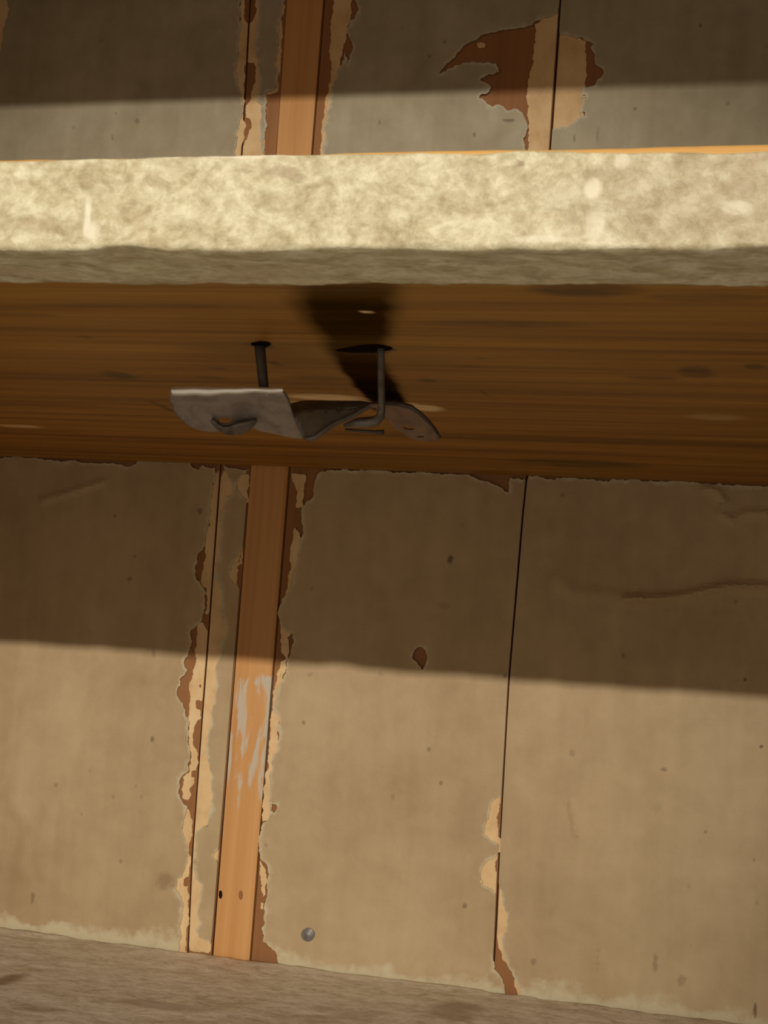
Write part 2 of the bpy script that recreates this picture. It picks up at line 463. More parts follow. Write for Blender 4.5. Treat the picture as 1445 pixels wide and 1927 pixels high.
def sheet(name, poly, holes, mat, parent, y0, thick, seed, grid=6.0, stains=(), worn=True, cockle=1.0, bottom=False, curl=0.0):
    rnd = random.Random(seed)
    outer = jag([p[:2] for p in poly], [p[2] for p in poly], rnd)
    hs = [jag(h, [True] * len(h), rnd) for h in holes]
    pts = []; edges = []
    for loop in [outer] + hs:
        s = len(pts); pts += [p[:2] for p in loop]
        edges += [(s + k, s + (k + 1) % len(loop)) for k in range(len(loop))]
    rag = np.array([p[:2] for loop in [outer] + hs for p in loop if p[2]] or [(1e6, 1e6)])
    xs = [p[0] for p in outer]; ys = [p[1] for p in outer]
    gx, gy = np.meshgrid(np.arange(min(xs) + grid / 2, max(xs), grid), np.arange(min(ys) + grid / 2, max(ys), grid))
    G = np.stack([gx.ravel(), gy.ravel()], 1)
    G += np.random.RandomState(seed).uniform(-.28, .28, G.shape) * grid
    extra = []
    for sx, sy, rx, ry, _ in stains:
        for a in range(-3, 4):
            for b in range(-3, 4):
                extra.append((sx + a * rx / 2.5 + 0.1, sy + b * ry / 2.5 + 0.13))
    if extra: G = np.concatenate([G, np.array(extra)])
    keep = inside(G, outer)
    for h in hs: keep &= ~inside(G, h)
    G = G[keep]
    allb = np.array(pts)
    if len(G): G = G[dist_pts(G, allb) > 1.6]
    vv = [Vector(p) for p in pts] + [Vector((float(a), float(b))) for a, b in G]
    vo, eo, fo, *_ = delaunay_2d_cdt(vv, edges, [], 0, 1e-5)
    P = np.array([(q.x, q.y) for q in vo]); T = np.array(fo)
    C = P[T].mean(axis=1)
    ok = inside(C, outer)
    for h in hs: ok &= ~inside(C, h)
    T = T[ok]
    used = np.unique(T); remap = -np.ones(len(P), int); remap[used] = np.arange(len(used))
    P = P[used]; T = remap[T]
    dr = dist_pts(P, rag)
    disp = cockle * 0.0006 * (fbm(P[:, 0] / 130, P[:, 1] / 130, seed) + 0.4)
    wear = np.clip(1 - dr / (9 + 8 * vnoise(P[:, 0] / 40, P[:, 1] / 40, seed + 5)), 0, 1) * (0.85 if worn else 0)
    if bottom:
        db = np.array([ybot(x) for x in P[:, 0]]) - P[:, 1]
        wear = np.maximum(wear, np.clip(1.05 - db / (34 + 26 * vnoise(P[:, 0] / 60, P[:, 1] / 80, 11)), 0, 1))
    stain = np.zeros(len(P))
    for sx, sy, rx, ry, st in stains:
        q = ((P[:, 0] - sx) / rx) ** 2 + ((P[:, 1] - sy) / ry) ** 2
        q = q + 0.9 * fbm(P[:, 0] / 6, P[:, 1] / 6, 71)
        stain = np.maximum(stain, 0.8 * st * np.clip((0.9 - q) * 1.8, 0, 1))
    if curl: disp = disp + curl * np.clip(1 - dr / 7, 0, 1) * (0.5 + 0.5 * vnoise(P[:, 0] / 25, P[:, 1] / 25, seed + 2))
    if cockle:
        for pl, hw, hh in WRINKLES:
            q = np.concatenate([np.linspace(pl[k], pl[k + 1], 24) for k in range(len(pl) - 1)])
            d = dist_pts(P, q)
            disp = disp + hh * np.exp(-(d / hw) ** 2)
    disp = np.clip(disp, 0, None)
    n = len(P); vs = []
    for k in range(n):
        x, _, z = at_y(P[k, 0], P[k, 1], 0)
        vs.append((x, y0 - thick - disp[k], z))
    fs = []
    for a, b, c in T:
        ar = (P[b, 0] - P[a, 0]) * (P[c, 1] - P[a, 1]) - (P[b, 1] - P[a, 1]) * (P[c, 0] - P[a, 0])
        fs.append((a, b, c) if ar < 0 else (a, c, b))
    # rim: close the torn edge down to the layer below
    from collections import Counter
    cnt = Counter(); 
    for t_ in fs:
        for k in range(3): cnt[(t_[k], t_[(k + 1) % 3])] += 1
    base = {}
    for (a, b) in list(cnt):
        if (b, a) not in cnt:
            for q in (a, b):
                if q not in base:
                    base[q] = len(vs); vs.append((vs[q][0], y0, vs[q][2]))
            fs.append((b, a, base[a], base[b]))
    m = len(vs) - n
    idx = list(base.keys())
    wear = np.concatenate([wear, np.ones(m) * (0.8 if worn else 0)]); stain = np.concatenate([stain, np.zeros(m)])
    return mesh_obj(name, vs, fs, mat, parent, attrs={'wear': wear, 'stain': stain})

LN = dict(mat=LINER, y0=0.0, thick=0.0004, grid=14, worn=False, cockle=0)
PL_ = dict(mat=PAPER_LOW, y0=-0.0004, thick=0.0006, stains=STAINS_LOW, bottom=True, curl=0.0002)
PU_ = dict(mat=PAPER_UP, y0=-0.0004, thick=0.0006, stains=STAINS_UP, curl=0.0002)
def SEr(line, dx, y0, y1): return SE(line, dx, y0, y1)

# -- lower compartment, left board
sheet('paper_liner', SE(SL, -1.8, 886, 1152) + R((392, 1156), (386, 1154), (391, 1127), (388, 1106), (381, 1104), (383, 1071), (387, 1030), (388, 1005), (391, 980), (392, 950), (400, 919), (408, 889)), [[(393, 985), (396, 985), (396, 990), (393, 991)]], parent=board_a, seed=1, **LN)
sheet('paper_liner', R((384, 1176), (378, 1170), (372, 1174), (372, 1193), (368, 1235), (361, 1279), (358, 1321), (357, 1344), (354, 1380), (359, 1413), (357, 1453), (345, 1462), (342, 1485), (344, 1502), (354, 1506), (360, 1497), (357, 1484), (366, 1474), (367, 1464), (361, 1462), (361, 1452), (370, 1450), (372, 1440), (371, 1412), (364, 1394), (367, 1366), (373, 1355), (379, 1352), (377, 1336), (369, 1331), (369, 1318), (380, 1320)) + [(x, y, False) for x, y in edge(SL, -1.8, 1314, 1188)], [[(376, 1288), (379, 1288), (379, 1294), (376, 1294)]], parent=board_a, seed=2, **LN)
sheet('paper_liner', R((350, 1518), (358, 1530), (363, 1545), (362, 1560), (358, 1585), (356, 1600), (360, 1615), (356, 1650), (346, 1655), (347, 1668), (355, 1668), (357, 1690), (354, 1720), (356, 1740), (351, 1760), (352, 1795), (330, 1792), (334, 1740), (338, 1700), (326, 1678), (324, 1648), (346, 1640), (340, 1600), (338, 1560), (340, 1530)), [], parent=board_a, seed=3, **LN)
sheet('paper', S((-60, 862)) + R((0, 863), (100, 866), (190, 873), (250, 877), (262, 868), (268, 864), (355, 867), (362, 878), (375, 885), (382, 876), (405, 880), (408, 892), (402, 922), (397, 947), (392, 977), (389, 1005), (386, 1027), (373, 1044), (368, 1066), (368, 1080), (380, 1102), (388, 1113), (387, 1141), (383, 1157), (379, 1171), (369, 1179), (361, 1185), (363, 1207), (355, 1235), (347, 1246), (354, 1262), (339, 1279), (341, 1290), (334, 1304), (345, 1323), (351, 1348), (357, 1363), (355, 1399), (359, 1421), (355, 1452), (345, 1460), (340, 1477), (337, 1493), (344, 1507), (355, 1518), (350, 1535), (345, 1554), (350, 1579), (354, 1607), (354, 1623), (345, 1648), (333, 1653), (333, 1674), (343, 1693), (345, 1712), (341, 1734), (341, 1753), (338, 1773), (336, 1800)) + S((0, 1745), (-60, 1737)), [], parent=board_a, seed=4, **PL_)
# -- lower, narrow board
sheet('paper_liner', R((421, 886), (440, 890), (468, 893), (468, 945), (455, 950), (455, 1010)) + R((450, 1060), (456, 1030), (457, 1034), (457, 1060), (447, 1066), (446, 1096), (450, 1106)) + SE(BL, -4, 1110, 1790) + R((392, 1794), (358, 1788)) + [(x, y, False) for x, y in edge(SL, 1.8, 1780, 900)], [], parent=board_b, seed=5, **LN)
sheet('paper', R((422, 876), (440, 882), (470, 884), (462, 892), (450, 903), (446, 918), (456, 934)) + S((466, 942)) + SE(BL, -3, 945, 1028) + R((459, 1030), (452, 1036), (440, 1055), (431, 1082), (434, 1090), (446, 1102)) + SE(BL, -3, 1108, 1595) + R((411, 1599), (405, 1605), (402, 1614), (409, 1618)) + SE(BL, -3, 1625, 1760) + R((398, 1775), (388, 1770), (375, 1762), (370, 1748), (378, 1738), (372, 1720), (378, 1695), (381, 1665), (370, 1655), (366, 1620), (368, 1575), (372, 1562), (392, 1552), (396, 1525), (402, 1500), (400, 1460), (390, 1420), (394, 1380), (399, 1345), (408, 1290), (411, 1245), (418, 1232), (413, 1212), (421, 1200), (427, 1182), (416, 1150), (419, 1125), (414, 1100), (405, 1086), (408, 1065), (414, 1056), (415, 1020), (418, 985), (421, 955), (427, 936), (440, 934), (440, 915), (430, 895)), [], parent=board_b, seed=6, **PL_)
# -- lower, middle board
sheet('paper_liner', R((548, 893), (574, 893), (572, 930), (570, 955), (558, 956), (560, 930)), [], parent=board_d, seed=7, **LN)
sheet('paper_liner', R((556, 992), (565, 1010), (566, 1060), (560, 1100), (548, 1140), (538, 1160), (552, 1190), (541, 1200), (544, 1222), (541, 1245), (530, 1228), (528, 1190), (524, 1150), (538, 1118), (545, 1075), (546, 1040), (552, 1010)), [], parent=board_d, seed=8, **LN)
sheet('paper_liner', R((528, 1246), (540, 1240), (530, 1300), (524, 1360), (524, 1410), (516, 1450), (512, 1500), (510, 1538), (494, 1545), (497, 1500), (503, 1450), (506, 1400), (511, 1340), (518, 1290)), [], parent=board_d, seed=9, **LN)
sheet('paper_liner', R((490, 1620), (499, 1634), (502, 1660), (500, 1684), (495, 1688), (492, 1660)), [], parent=board_d, seed=10, **LN)
sheet('paper_liner', R((491, 1698), (497, 1700), (495, 1712), (491, 1710)), [], parent=board_d, seed=11, **LN)
sheet('paper_liner', SE(SR, -3, 1498, 1555) + R((938, 1562), (938, 1575), (950, 1600)) + SE(SR, -3, 1605, 1688) + R((920, 1680), (900, 1670), (898, 1630), (912, 1600), (908, 1540), (930, 1490)), [[(939, 1512), (947, 1514), (945, 1545), (938, 1560), (936, 1548)], [(934, 1620), (939, 1608), (940, 1640), (933, 1640)]], parent=board_d, seed=12, **LN)
sheet('paper', R((607, 887), (640, 886), (694, 885), (742, 891), (787, 888), (804, 891), (884, 894), (898, 902), (919, 907), (932, 914), (944, 918), (952, 926), (958, 928), (960, 900), (988, 902)) + SE(SR, -1.9, 908, 1496) + R((944, 1500), (936, 1500), (928, 1508), (920, 1540), (914, 1552), (914, 1572), (932, 1584), (938, 1588)) + SE(SR, -1.9, 1592, 1606) + R((935, 1608), (920, 1618), (908, 1634), (905, 1650), (908, 1665), (926, 1672), (934, 1682)) + SE(SR, -1.9, 1690, 1780) + R((928, 1800), (930, 1822), (942, 1836), (950, 1860)) + S((952, 1880), (722, 1848), (520, 1822)) + R((498, 1815), (525, 1815), (519, 1790), (496, 1772), (494, 1745), (500, 1735), (499, 1718), (504, 1684), (507, 1643), (499, 1622), (491, 1615), (489, 1593), (494, 1552), (507, 1538), (507, 1507), (507, 1470), (513, 1428), (524, 1408), (523, 1372), (527, 1352), (516, 1340), (513, 1330), (520, 1308), (528, 1286), (540, 1260), (545, 1238), (555, 1207), (553, 1193), (542, 1190), (530, 1182), (524, 1152), (527, 1142), (548, 1115), (557, 1070), (562, 1040), (572, 1005), (569, 975), (570, 955), (590, 936), (593, 905)), [[(792, 1217), (800, 1222), (805, 1236), (800, 1252), (794, 1261), (786, 1247), (777, 1240), (780, 1226)], [(509, 1513), (521, 1514), (523, 1520), (517, 1530), (509, 1524)], [(905, 1653), (908, 1655), (907, 1664), (902, 1660)]], parent=board_d, seed=13, **PL_)
# -- lower, right board
sheet('paper_liner', SE(SR, 3, 1660, 1762) + R((938, 1780), (946, 1806), (962, 1824), (968, 1848), (974, 1872), (986, 1878), (975, 1840), (960, 1800), (965, 1740), (955, 1680)), [], parent=board_e, seed=14, **LN)
sheet('paper', R((996, 897), (1010, 895), (1038, 902), (1043, 905), (1050, 899), (1100, 901), (1146, 908), (1152, 902), (1250, 907), (1336, 912), (1445, 916)) + S((1560, 920), (1560, 1950), (1445, 1936), (986, 1882)) + R((982, 1872), (972, 1850), (962, 1826), (954, 1806), (947, 1790), (944, 1765), (955, 1740), (952, 1715), (946, 1690), (941, 1672)) + [(x, y, False) for x, y in edge(SR, 1.9, 1660, 905)], [], parent=board_e, seed=15, **PL_)

# -- upper compartment (outline runs on down behind the shelf edge)
UPB = 775
sheet('paper_liner', SE(SL, -1.8, 45, 115) + R((463, 120), (462, 190)) + SE(SL, -1.8, 200, 225) + R((462, 232), (458, 265)) + SE(SL, -1.8, 275, UPB) + S((436, UPB)) + R((434, 282), (440, 240), (446, 200), (444, 150), (442, 110), (452, 60), (450, -60), (462, -60), (462, 40)), [], parent=board_a, seed=20, **LN)
sheet('paper', S((-60, -200), (440, -200)) + R((458, -60), (455, 0), (452, 20), (456, 50), (450, 80), (445, 130), (450, 165), (456, 190), (456, 220), (448, 260), (444, 290), (440, 420), (425, 600), (418, UPB)) + S((-60, UPB - 10)), [], parent=board_a, seed=21, **PU_)
sheet('paper', S((-60, -30)) + R((4, -30), (20, 20), (8, 70), (-4, 130)) + S((-60, 120)), [], mat=LINER, parent=board_a, y0=-0.0014, thick=0.0003, seed=22, grid=14, worn=False, cockle=0)
sheet('paper_liner', SE(SL, 1.8, 45, 112) + R((466, 116), (478, 118), (481, 135), (478, 160), (470, 192), (463, 200), (462, 222), (472, 226), (474, 240), (467, 255), (461, 268)) + SE(SL, 1.8, 275, UPB) + S((446, UPB), (498, 290)) + R((499, 250), (503, 178), (524, 170), (532, 60), (536, 0)) + S((544, -190), (486, -190)) + R((482, -20), (480, 10), (483, 22), (476, 40)), [], parent=board_b, seed=23, **LN)
sheet('paper', R((488, 0), (488, 28), (484, 50), (482, 80), (488, 115), (490, 150), (484, 190), (494, 200), (490, 240), (492, 280), (498, 290), (499, 250), (503, 174), (522, 166), (526, 140), (518, 125), (524, 100), (526, 60), (531, 30), (535, -20)) + S((546, -190), (496, -190)), [], parent=board_b, seed=24, **PU_)
sheet('paper_liner', R((624, -60), (628, 0), (622, 40), (620, 90), (625, 120), (622, 150), (612, 190), (606, 230), (603, 290)) + S((570, 700), (640, 700), (660, 290)) + R((640, 120), (652, 70), (660, 30), (666, -60)), [], parent=board_d, seed=25, **LN)
sheet('paper_liner', R((1050, -5), (1030, 35), (1006, 46), (1004, 90), (1000, 130), (994, 150), (995, 200), (994, 250), (992, 290)) + S((985, 400), (960, 700)) + [(x, y, False) for x, y in edge(SR, -3, 700, -5)], [], parent=board_d, seed=26, **LN)
sheet('paper', S((690, -200)) + R((672, -60), (668, 0), (676, 18), (670, 36), (660, 40), (653, 62), (664, 85), (655, 122), (650, 100), (640, 130), (630, 155), (622, 190), (616, 215), (613, 250), (609, 290), (600, 400), (580, 560), (566, UPB)) + S((990, UPB)) + R((975, 640), (985, 400), (990, 290), (985, 262), (993, 238), (984, 214), (972, 206), (955, 210), (940, 198), (926, 202), (915, 192), (900, 186), (905, 180), (922, 172), (924, 164), (904, 152), (915, 144), (940, 136), (935, 122), (918, 119), (900, 120), (885, 120), (865, 124), (850, 130), (826, 141), (832, 132), (846, 118), (862, 100), (880, 84), (900, 74), (912, 66), (935, 62), (958, 56), (980, 54), (1004, 46), (1020, 38), (1036, 33), (1050, 20)) + SE(SR, -1.9, 16, -195), [], parent=board_d, seed=27, **PU_)
sheet('paper_scrap', R((898, 84), (905, 81), (914, 84), (912, 91), (903, 92)), [], mat=LINER, parent=board_d, y0=0.0, thick=0.0008, seed=28, grid=5, worn=False, cockle=0)
sheet('paper_liner', SE(SR, 3, 60, 260) + R((1060, 250), (1080, 243), (1098, 225), (1100, 190)) + R((1102, 78), (1085, 68), (1060, 66)), [], parent=board_e, seed=29, **LN)
sheet('paper', [(x, y, False) for x, y in edge(SR, 1.9, UPB, 244)] + R((1044, 243), (1062, 240), (1080, 232), (1094, 220), (1097, 190), (1098, 163), (1118, 163), (1124, 152), (1137, 140), (1133, 130), (1120, 122), (1118, 100), (1112, 92), (1118, 84), (1104, 79), (1096, 72), (1084, 74), (1070, 68), (1055, 68)) + [(x, y, False) for x, y in edge(SR, 1.9, 62, -190)] + S((1560, -190), (1560, UPB + 40)), [[(1097, 180), (1102, 180), (1103, 187), (1097, 187)], [(1096, 212), (1101, 212), (1101, 220), (1096, 219)]], parent=board_e, seed=30, **PU_)

# nail head and fly speck on the lower middle board
nh = disc_on_wall('nail_head', 581, 1758, 12.5, 12.5, -0.0020, metal_mat('nail_grey', (0.22, 0.21, 0.21), (0.08, 0.07, 0.07), 0.5, 0.3), board_d, 20, 0.0010)
tag(nh, 'round grey nail head')

# ------------------------------------------------------------------ cupboard sides and the unseen shelf overhead
OVERHEAD_Z = 0.4873 * DW
v, f = box(-0.56, 0.47, -SH_D, -0.003, OVERHEAD_Z, OVERHEAD_Z + 0.025)
tag(mesh_obj('unseen_shelf_overhead', v, f, SIDE), kind='structure')  # unseen shelf overhead, set so its front edge casts the upper shadow
v, f = box(-0.585, -0.562, -SH_D - 0.01, 0.03, -0.45, 0.49)
tag(mesh_obj('wall_left', v, f, SIDE), kind='structure')
v, f = box(0.472, 0.495, -SH_D - 0.01, 0.03, -0.45, 0.49)
tag(mesh_obj('wall_right', v, f, SIDE), kind='structure')

# ------------------------------------------------------------------ the shelf with the painted edge
X0, X1 = -0.555, 0.465
shelf = empty('shelf', (-0.05, -0.23, SH_Z0))
tag(shelf, 'thick wooden shelf with mottled cream painted front edge and bare orange underside', 'shelf')
YF = -SH_D
def pt2(px, py):
    p = at_z(px, py, SH_Z0); return (p[0], p[1])
# underside grid, with marks traced in plan (x, y)
xs = np.concatenate([np.linspace(X0, -0.44, 12)[:-1], np.linspace(-0.44, 0.02, 330), np.linspace(0.02, X1, 20)[1:]])
ysg = np.concatenate([np.linspace(YF + 0.001, -0.30, 110)[:-1], np.linspace(-0.30, -0.0022, 90)])
GX, GY = np.meshgrid(xs, ysg)
P2 = np.stack([GX.ravel(), GY.ravel()], 1)
def blob(px, py, rx, ry, st, pw=1.6):
    c = pt2(px, py); ex = pt2(px + rx, py); ey = pt2(px, py + ry)
    a = abs(ex[0] - c[0]); b = abs(ey[1] - c[1])
    q = ((P2[:, 0] - c[0]) / a) ** 2 + ((P2[:, 1] - c[1]) / b) ** 2
    return st * np.clip((1.3 - q) * pw / 1.3, 0, 1)
stain = np.zeros(len(P2)); chip = np.zeros(len(P2))
for a in [(220, 706, 30, 8, .7), (160, 634, 14, 3, .6), (410, 693, 22, 3, .5), (398, 711, 30, 4, .4), (518, 684, 12, 6, .55), (305, 765, 9, 10, .6),
          (805, 716, 20, 4, .7), (912, 740, 5, 5, .7), (1310, 700, 35, 12, .65), (1420, 690, 20, 6, .6), (1090, 872, 130, 8, .6), (880, 690, 30, 3, .4),
          (1100, 545, 110, 14, .7), (950, 610, 160, 7, .45), (250, 575, 200, 5, .3), (490, 650, 24, 5, 1), (470, 648, 14, 3, .8),
          (1230, 712, 60, 3, .5), (600, 712, 60, 5, .4), (30, 592, 80, 4, .3), (905, 675, 10, 4, .4), (1330, 560, 120, 9, .4)]:
    stain = np.maximum(stain, blob(*a))
slot = np.maximum(blob(700, 657, 32, 7, 1, 4), np.maximum(blob(660, 660, 32, 3.5, 1, 3), blob(728, 657, 16, 4, 1, 3)))
stain = np.maximum(stain, slot)
for a in [(610, 748, 75, 6, 1), (650, 754, 45, 4, 1), (800, 768, 34, 6, 1), (780, 762, 12, 3, .8), (689, 587, 13, 2.5, .9), (35, 802, 40, 3, .7), (1345, 785, 60, 6, .25), (560, 757, 18, 2.5, .8)]:
    chip = np.maximum(chip, blob(*a, 1.4))
# near-black mark above the hanger, widening and softening towards the front edge
mark_rows = [  # row, left, right, strength, soft left, soft right
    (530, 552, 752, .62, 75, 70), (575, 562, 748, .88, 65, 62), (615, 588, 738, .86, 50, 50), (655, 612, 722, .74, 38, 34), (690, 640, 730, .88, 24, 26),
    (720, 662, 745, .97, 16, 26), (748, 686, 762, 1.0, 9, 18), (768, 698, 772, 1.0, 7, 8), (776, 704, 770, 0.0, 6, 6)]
rowy = [pt2(680, r[0])[1] for r in mark_rows]
def col(k, ref): return [pt2(ref(r), r[0])[0] for r in mark_rows]
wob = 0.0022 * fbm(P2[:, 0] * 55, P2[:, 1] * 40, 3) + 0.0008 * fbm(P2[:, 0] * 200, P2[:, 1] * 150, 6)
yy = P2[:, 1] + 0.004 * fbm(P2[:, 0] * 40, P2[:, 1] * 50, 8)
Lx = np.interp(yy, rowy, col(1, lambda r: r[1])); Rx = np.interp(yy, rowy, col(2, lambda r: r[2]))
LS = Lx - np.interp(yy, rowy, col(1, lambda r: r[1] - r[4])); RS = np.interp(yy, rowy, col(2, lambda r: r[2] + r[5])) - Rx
amp = np.interp(yy, rowy, [r[3] for r in mark_rows])
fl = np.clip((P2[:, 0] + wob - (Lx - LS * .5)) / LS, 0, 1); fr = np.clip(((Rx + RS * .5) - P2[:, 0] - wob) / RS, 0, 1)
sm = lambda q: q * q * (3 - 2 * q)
dark_mark = amp * sm(fl) * sm(fr)
vs = [(x, y, SH_Z0) for x, y in P2]
nx, ny = len(xs), len(ysg); fs = []
for j in range(ny - 1):
    for i in range(nx - 1):
        a = j * nx + i
        fs.append((a, a + nx, a + nx + 1, a + 1))
b0 = len(vs)
vs += [(X0, YF + 0.001, SH_Z1 - 0.0004), (X1, YF + 0.001, SH_Z1 - 0.0004), (X1, -0.0022, SH_Z1 - 0.0004), (X0, -0.0022, SH_Z1 - 0.0004)]
front = list(range(nx)); back = list(range((ny - 1) * nx, ny * nx))
fs += [tuple([b0, b0 + 3, b0 + 2, b0 + 1][::-1]), tuple(front + [b0 + 1, b0]), tuple(back[::-1] + [b0 + 3, b0 + 2]),
       tuple([j * nx for j in range(ny)][::-1] + [b0, b0 + 3]), tuple([j * nx + nx - 1 for j in range(ny)] + [b0 + 2, b0 + 1])]
ext = np.zeros(4)
board = mesh_obj('board', vs, fs, UNDER, shelf, attrs={'stain': np.concatenate([stain, ext]), 'chip': np.concatenate([chip, ext]), 'dark_mark': np.concatenate([dark_mark, ext])})
tag(board, 'bare orange wood underside with a black mark')
# exposed orange wood strip along the top front arris
def strip_x(name, prof, mat, parent, xa, xb, n, attrs=None, smooth=True):
    """sweep a profile function prof(x array)->(rows, n, 2) of (y, z) along X"""
    X = np.linspace(xa, xb, n); rows = prof(X)
    vs = []; fs = []; m = len(rows)
    for r in rows:
        vs += [(X[i], r[0][i], r[1][i]) for i in range(n)]
    for j in range(m - 1):
        for i in range(n - 1):
            a = j * n + i
            fs.append((a, a + 1, a + n + 1, a + n))
    at = attrs(X, rows) if attrs else None
    return mesh_obj(name, vs, fs, mat, parent, smooth, at)
def arris(X):
    n = len(X)
    w = 0.00035 * fbm(X * 60, X * 0 + 2, 4)
    rows = []
    for (y, z) in [(YF - 0.0002, SH_Z1 - 0.006), (YF - 0.0003, SH_Z1 - 0.0014), (YF + 0.0004, SH_Z1 - 0.0003), (YF + 0.0015, SH_Z1), (YF + 0.02, SH_Z1), (YF + 0.02, SH_Z1 - 0.0002)]:
        rows.append((np.full(n, y), z + w))
    return rows
strip_x('bare_arris', arris, BARE, shelf, X0 + 0.001, X1 - 0.001, 500)

# cream paint: front face, round the lower corner, under the edge with a ragged back line
UND = (0.4949 - 0.4489) * DW
def coat_rows(X):
    n = len(X); zer = np.zeros(n)
    top_gap = 0.0009 + 0.0007 * fbm(X * 45, zer + 1.5, 9) + np.clip((X + 0.14) / 0.15, 0, 1) * 0.0012 * (1 + fbm(X * 40, zer, 2))
    top_gap = np.clip(top_gap, 0.0001, 0.005)
    corner = 0.0012 * fbm(X * 22, zer + 7.7, 31) + 0.0007 * fbm(X * 90, zer + 2.2, 13)
    corner = corner - 0.0008 - 0.0010 * np.exp(-((X + 0.148) / 0.03) ** 2) + 0.0016 * np.exp(-((X + 0.185) / 0.008) ** 2)
    back = UND + 0.0022 * fbm(X * 50, zer + 3.3, 21, 5) + 0.0012 * fbm(X * 240, zer + 1, 5)
    back = back + 0.0016 * np.exp(-((X + 0.105) / 0.004) ** 2)
    rows = []; tr = []
    zt = SH_Z1 - top_gap; zb = SH_Z0 - 0.0005 + np.clip(corner, -0.0026, 0.0001)
    rows.append((np.full(n, YF + 0.0), zt)); tr.append(0.0)
    NF = 46
    for k in range(NF + 1):
        u = k / NF
        z = zt * (1 - u) + (zb + 0.0015) * u
        y = YF - 0.0010 - 0.0007 * fbm(X * 70, z * 110, 17) - 0.00045 * fbm(X * 230, z * 260, 18)
        rows.append((y, z)); tr.append(u)
    for ang in (20, 45, 70):
        a = math.radians(ang)
        rows.append((YF - 0.0010 + 0.0015 * (1 - math.cos(a)) + zer, zb + 0.0015 * (1 - math.sin(a)))); tr.append(1.05)
    NB = 24
    for k in range(NB + 1):
        u = k / NB
        y = (YF + 0.002) * (1 - u) + (YF + back) * u
        z = zb * (1 - min(1, u * 2.5)) + min(1, u * 2.5) * (SH_Z0 - 0.0006) - 0.0005 * (fbm(X * 80, y * 80, 27) + 0.15)
        rows.append((y + zer, np.minimum(z, SH_Z0 - 0.0003))); tr.append(1.1 + u)
    rows.append((YF + back, np.full(n, SH_Z0 + 0.0003))); tr.append(2.1)
    return rows
def coat_attr(X, rows):
    n = len(X); st = []; we = []
    for (y, z) in rows:
        y = y + np.zeros(n); z = z + np.zeros(n)
        s = np.zeros(n); w = np.zeros(n)
        fr = y < YF + 0.0005
        # scraped grey-brown patch near the top, pale paint dab left; weaker light at right painted as broad tint
        for (px, py, rx, ry, a) in [(530, 322, 42, 13, .55), (560, 335, 20, 10, .5), (455, 322, 30, 5, .35), (978, 308, 9, 7, .7), (1120, 330, 45, 14, .3), (1240, 325, 45, 12, .3), (1400, 345, 40, 40, .35), (60, 425, 80, 20, .28), (1010, 350, 60, 12, .18), (520, 378, 50, 12, .2), (745, 290, 30, 6, .2), (1260, 370, 230, 95, .30), (1420, 360, 120, 95, .34)]:
            c = at_y(px, py, YF - 0.001); k = FPX / (0.4489 * DW)
            q = ((X - c[0]) / (rx / k)) ** 2 + ((z - c[2]) / (ry / k)) ** 2
            q = q + 0.8 * fbm(X * 160, z * 160, 41)
            s = np.maximum(s, a * np.clip(1.4 - q, 0, 1))
        for (px, py, rx, ry, a) in [(165, 410, 9, 45, .9), (172, 435, 16, 20, .8), (470, 292, 95, 5, .9), (1115, 355, 16, 20, .8), (1170, 305, 14, 16, .6), (1120, 420, 20, 30, .5), (1390, 390, 28, 12, .5), (1020, 450, 60, 7, .5)]:  # long flat entry at the top edge paints in a white highlight
            c = at_y(px, py, YF - 0.001); k = FPX / (0.4489 * DW)
            q = ((X - c[0]) / (rx / k)) ** 2 + ((z - c[2]) / (ry / k)) ** 2
            q = q + 0.8 * fbm(X * 160, z * 160, 43)
            w = np.maximum(w, a * np.clip(1.4 - q, 0, 1))
        s = np.where(fr, s, np.clip(0.35 * (fbm(X * 70, y * 120, 44) + 0.1), 0, .4))
        w = np.where(fr, w, np.clip(0.9 * (fbm(X * 110, y * 200, 45) - 0.12), 0, .5))
        st.append(s); we.append(w)
    return {'stain': np.concatenate(st), 'wear': np.concatenate(we)}  # stain also holds the painted dimming at the right end, wear the painted highlight at the top edge
coat = strip_x('paint_coat', coat_rows, PAINT, shelf, X0 + 0.001, X1 - 0.001, 1100, coat_attr)
tag(coat, 'mottled cream paint wrapped over the shelf edge')

# ------------------------------------------------------------------ the lower shelf
low = empty('shelf', (-0.05, -0.23, LOW_Z - 0.026))
tag(low, 'lower cupboard shelf with worn grey brown painted top below the papered wall', 'shelf')
v, f = box(X0, X1, -SH_D, -0.0035, LOW_Z - 0.026, LOW_Z - 0.0020)
mesh_obj('board', v, f, SIDE, low)
gx = np.linspace(X0, X1, 420); gy = np.linspace(-SH_D, -0.0030, 190)
A, B = np.meshgrid(gx, gy)
Z = LOW_Z + 0.0005 * fbm(A * 40, B * 60, 51) + 0.0003 * fbm(A * 130, B * 160, 52) - 0.0004
Z = Z + 0.0010 * np.clip(1 + (B + 0.003) / 0.012, 0, 1) * (0.5 + fbm(A * 70, B * 5, 53))
vs = np.stack([A.ravel(), B.ravel(), Z.ravel()], 1).tolist()
nx, ny = len(gx), len(gy); fs = []
for j in range(ny - 1):
    for i in range(nx - 1):
        a = j * nx + i
        fs.append((a, a + 1, a + nx + 1, a + nx))
k0 = len(vs)
per = list(range(nx)) + [j * nx + nx - 1 for j in range(1, ny)] + [(ny - 1) * nx + i for i in range(nx - 2, -1, -1)] + [j * nx for j in range(ny - 2, 0, -1)]
vs += [[vs[q][0], vs[q][1], LOW_Z - 0.0018] for q in per]
for k in range(len(per)):
    j = (k + 1) % len(per)
    fs.append((per[k], k0 + k, k0 + j, per[j]))
n = len(vs)
st = np.zeros(n); we = np.zeros(n)
VA = np.array(vs)
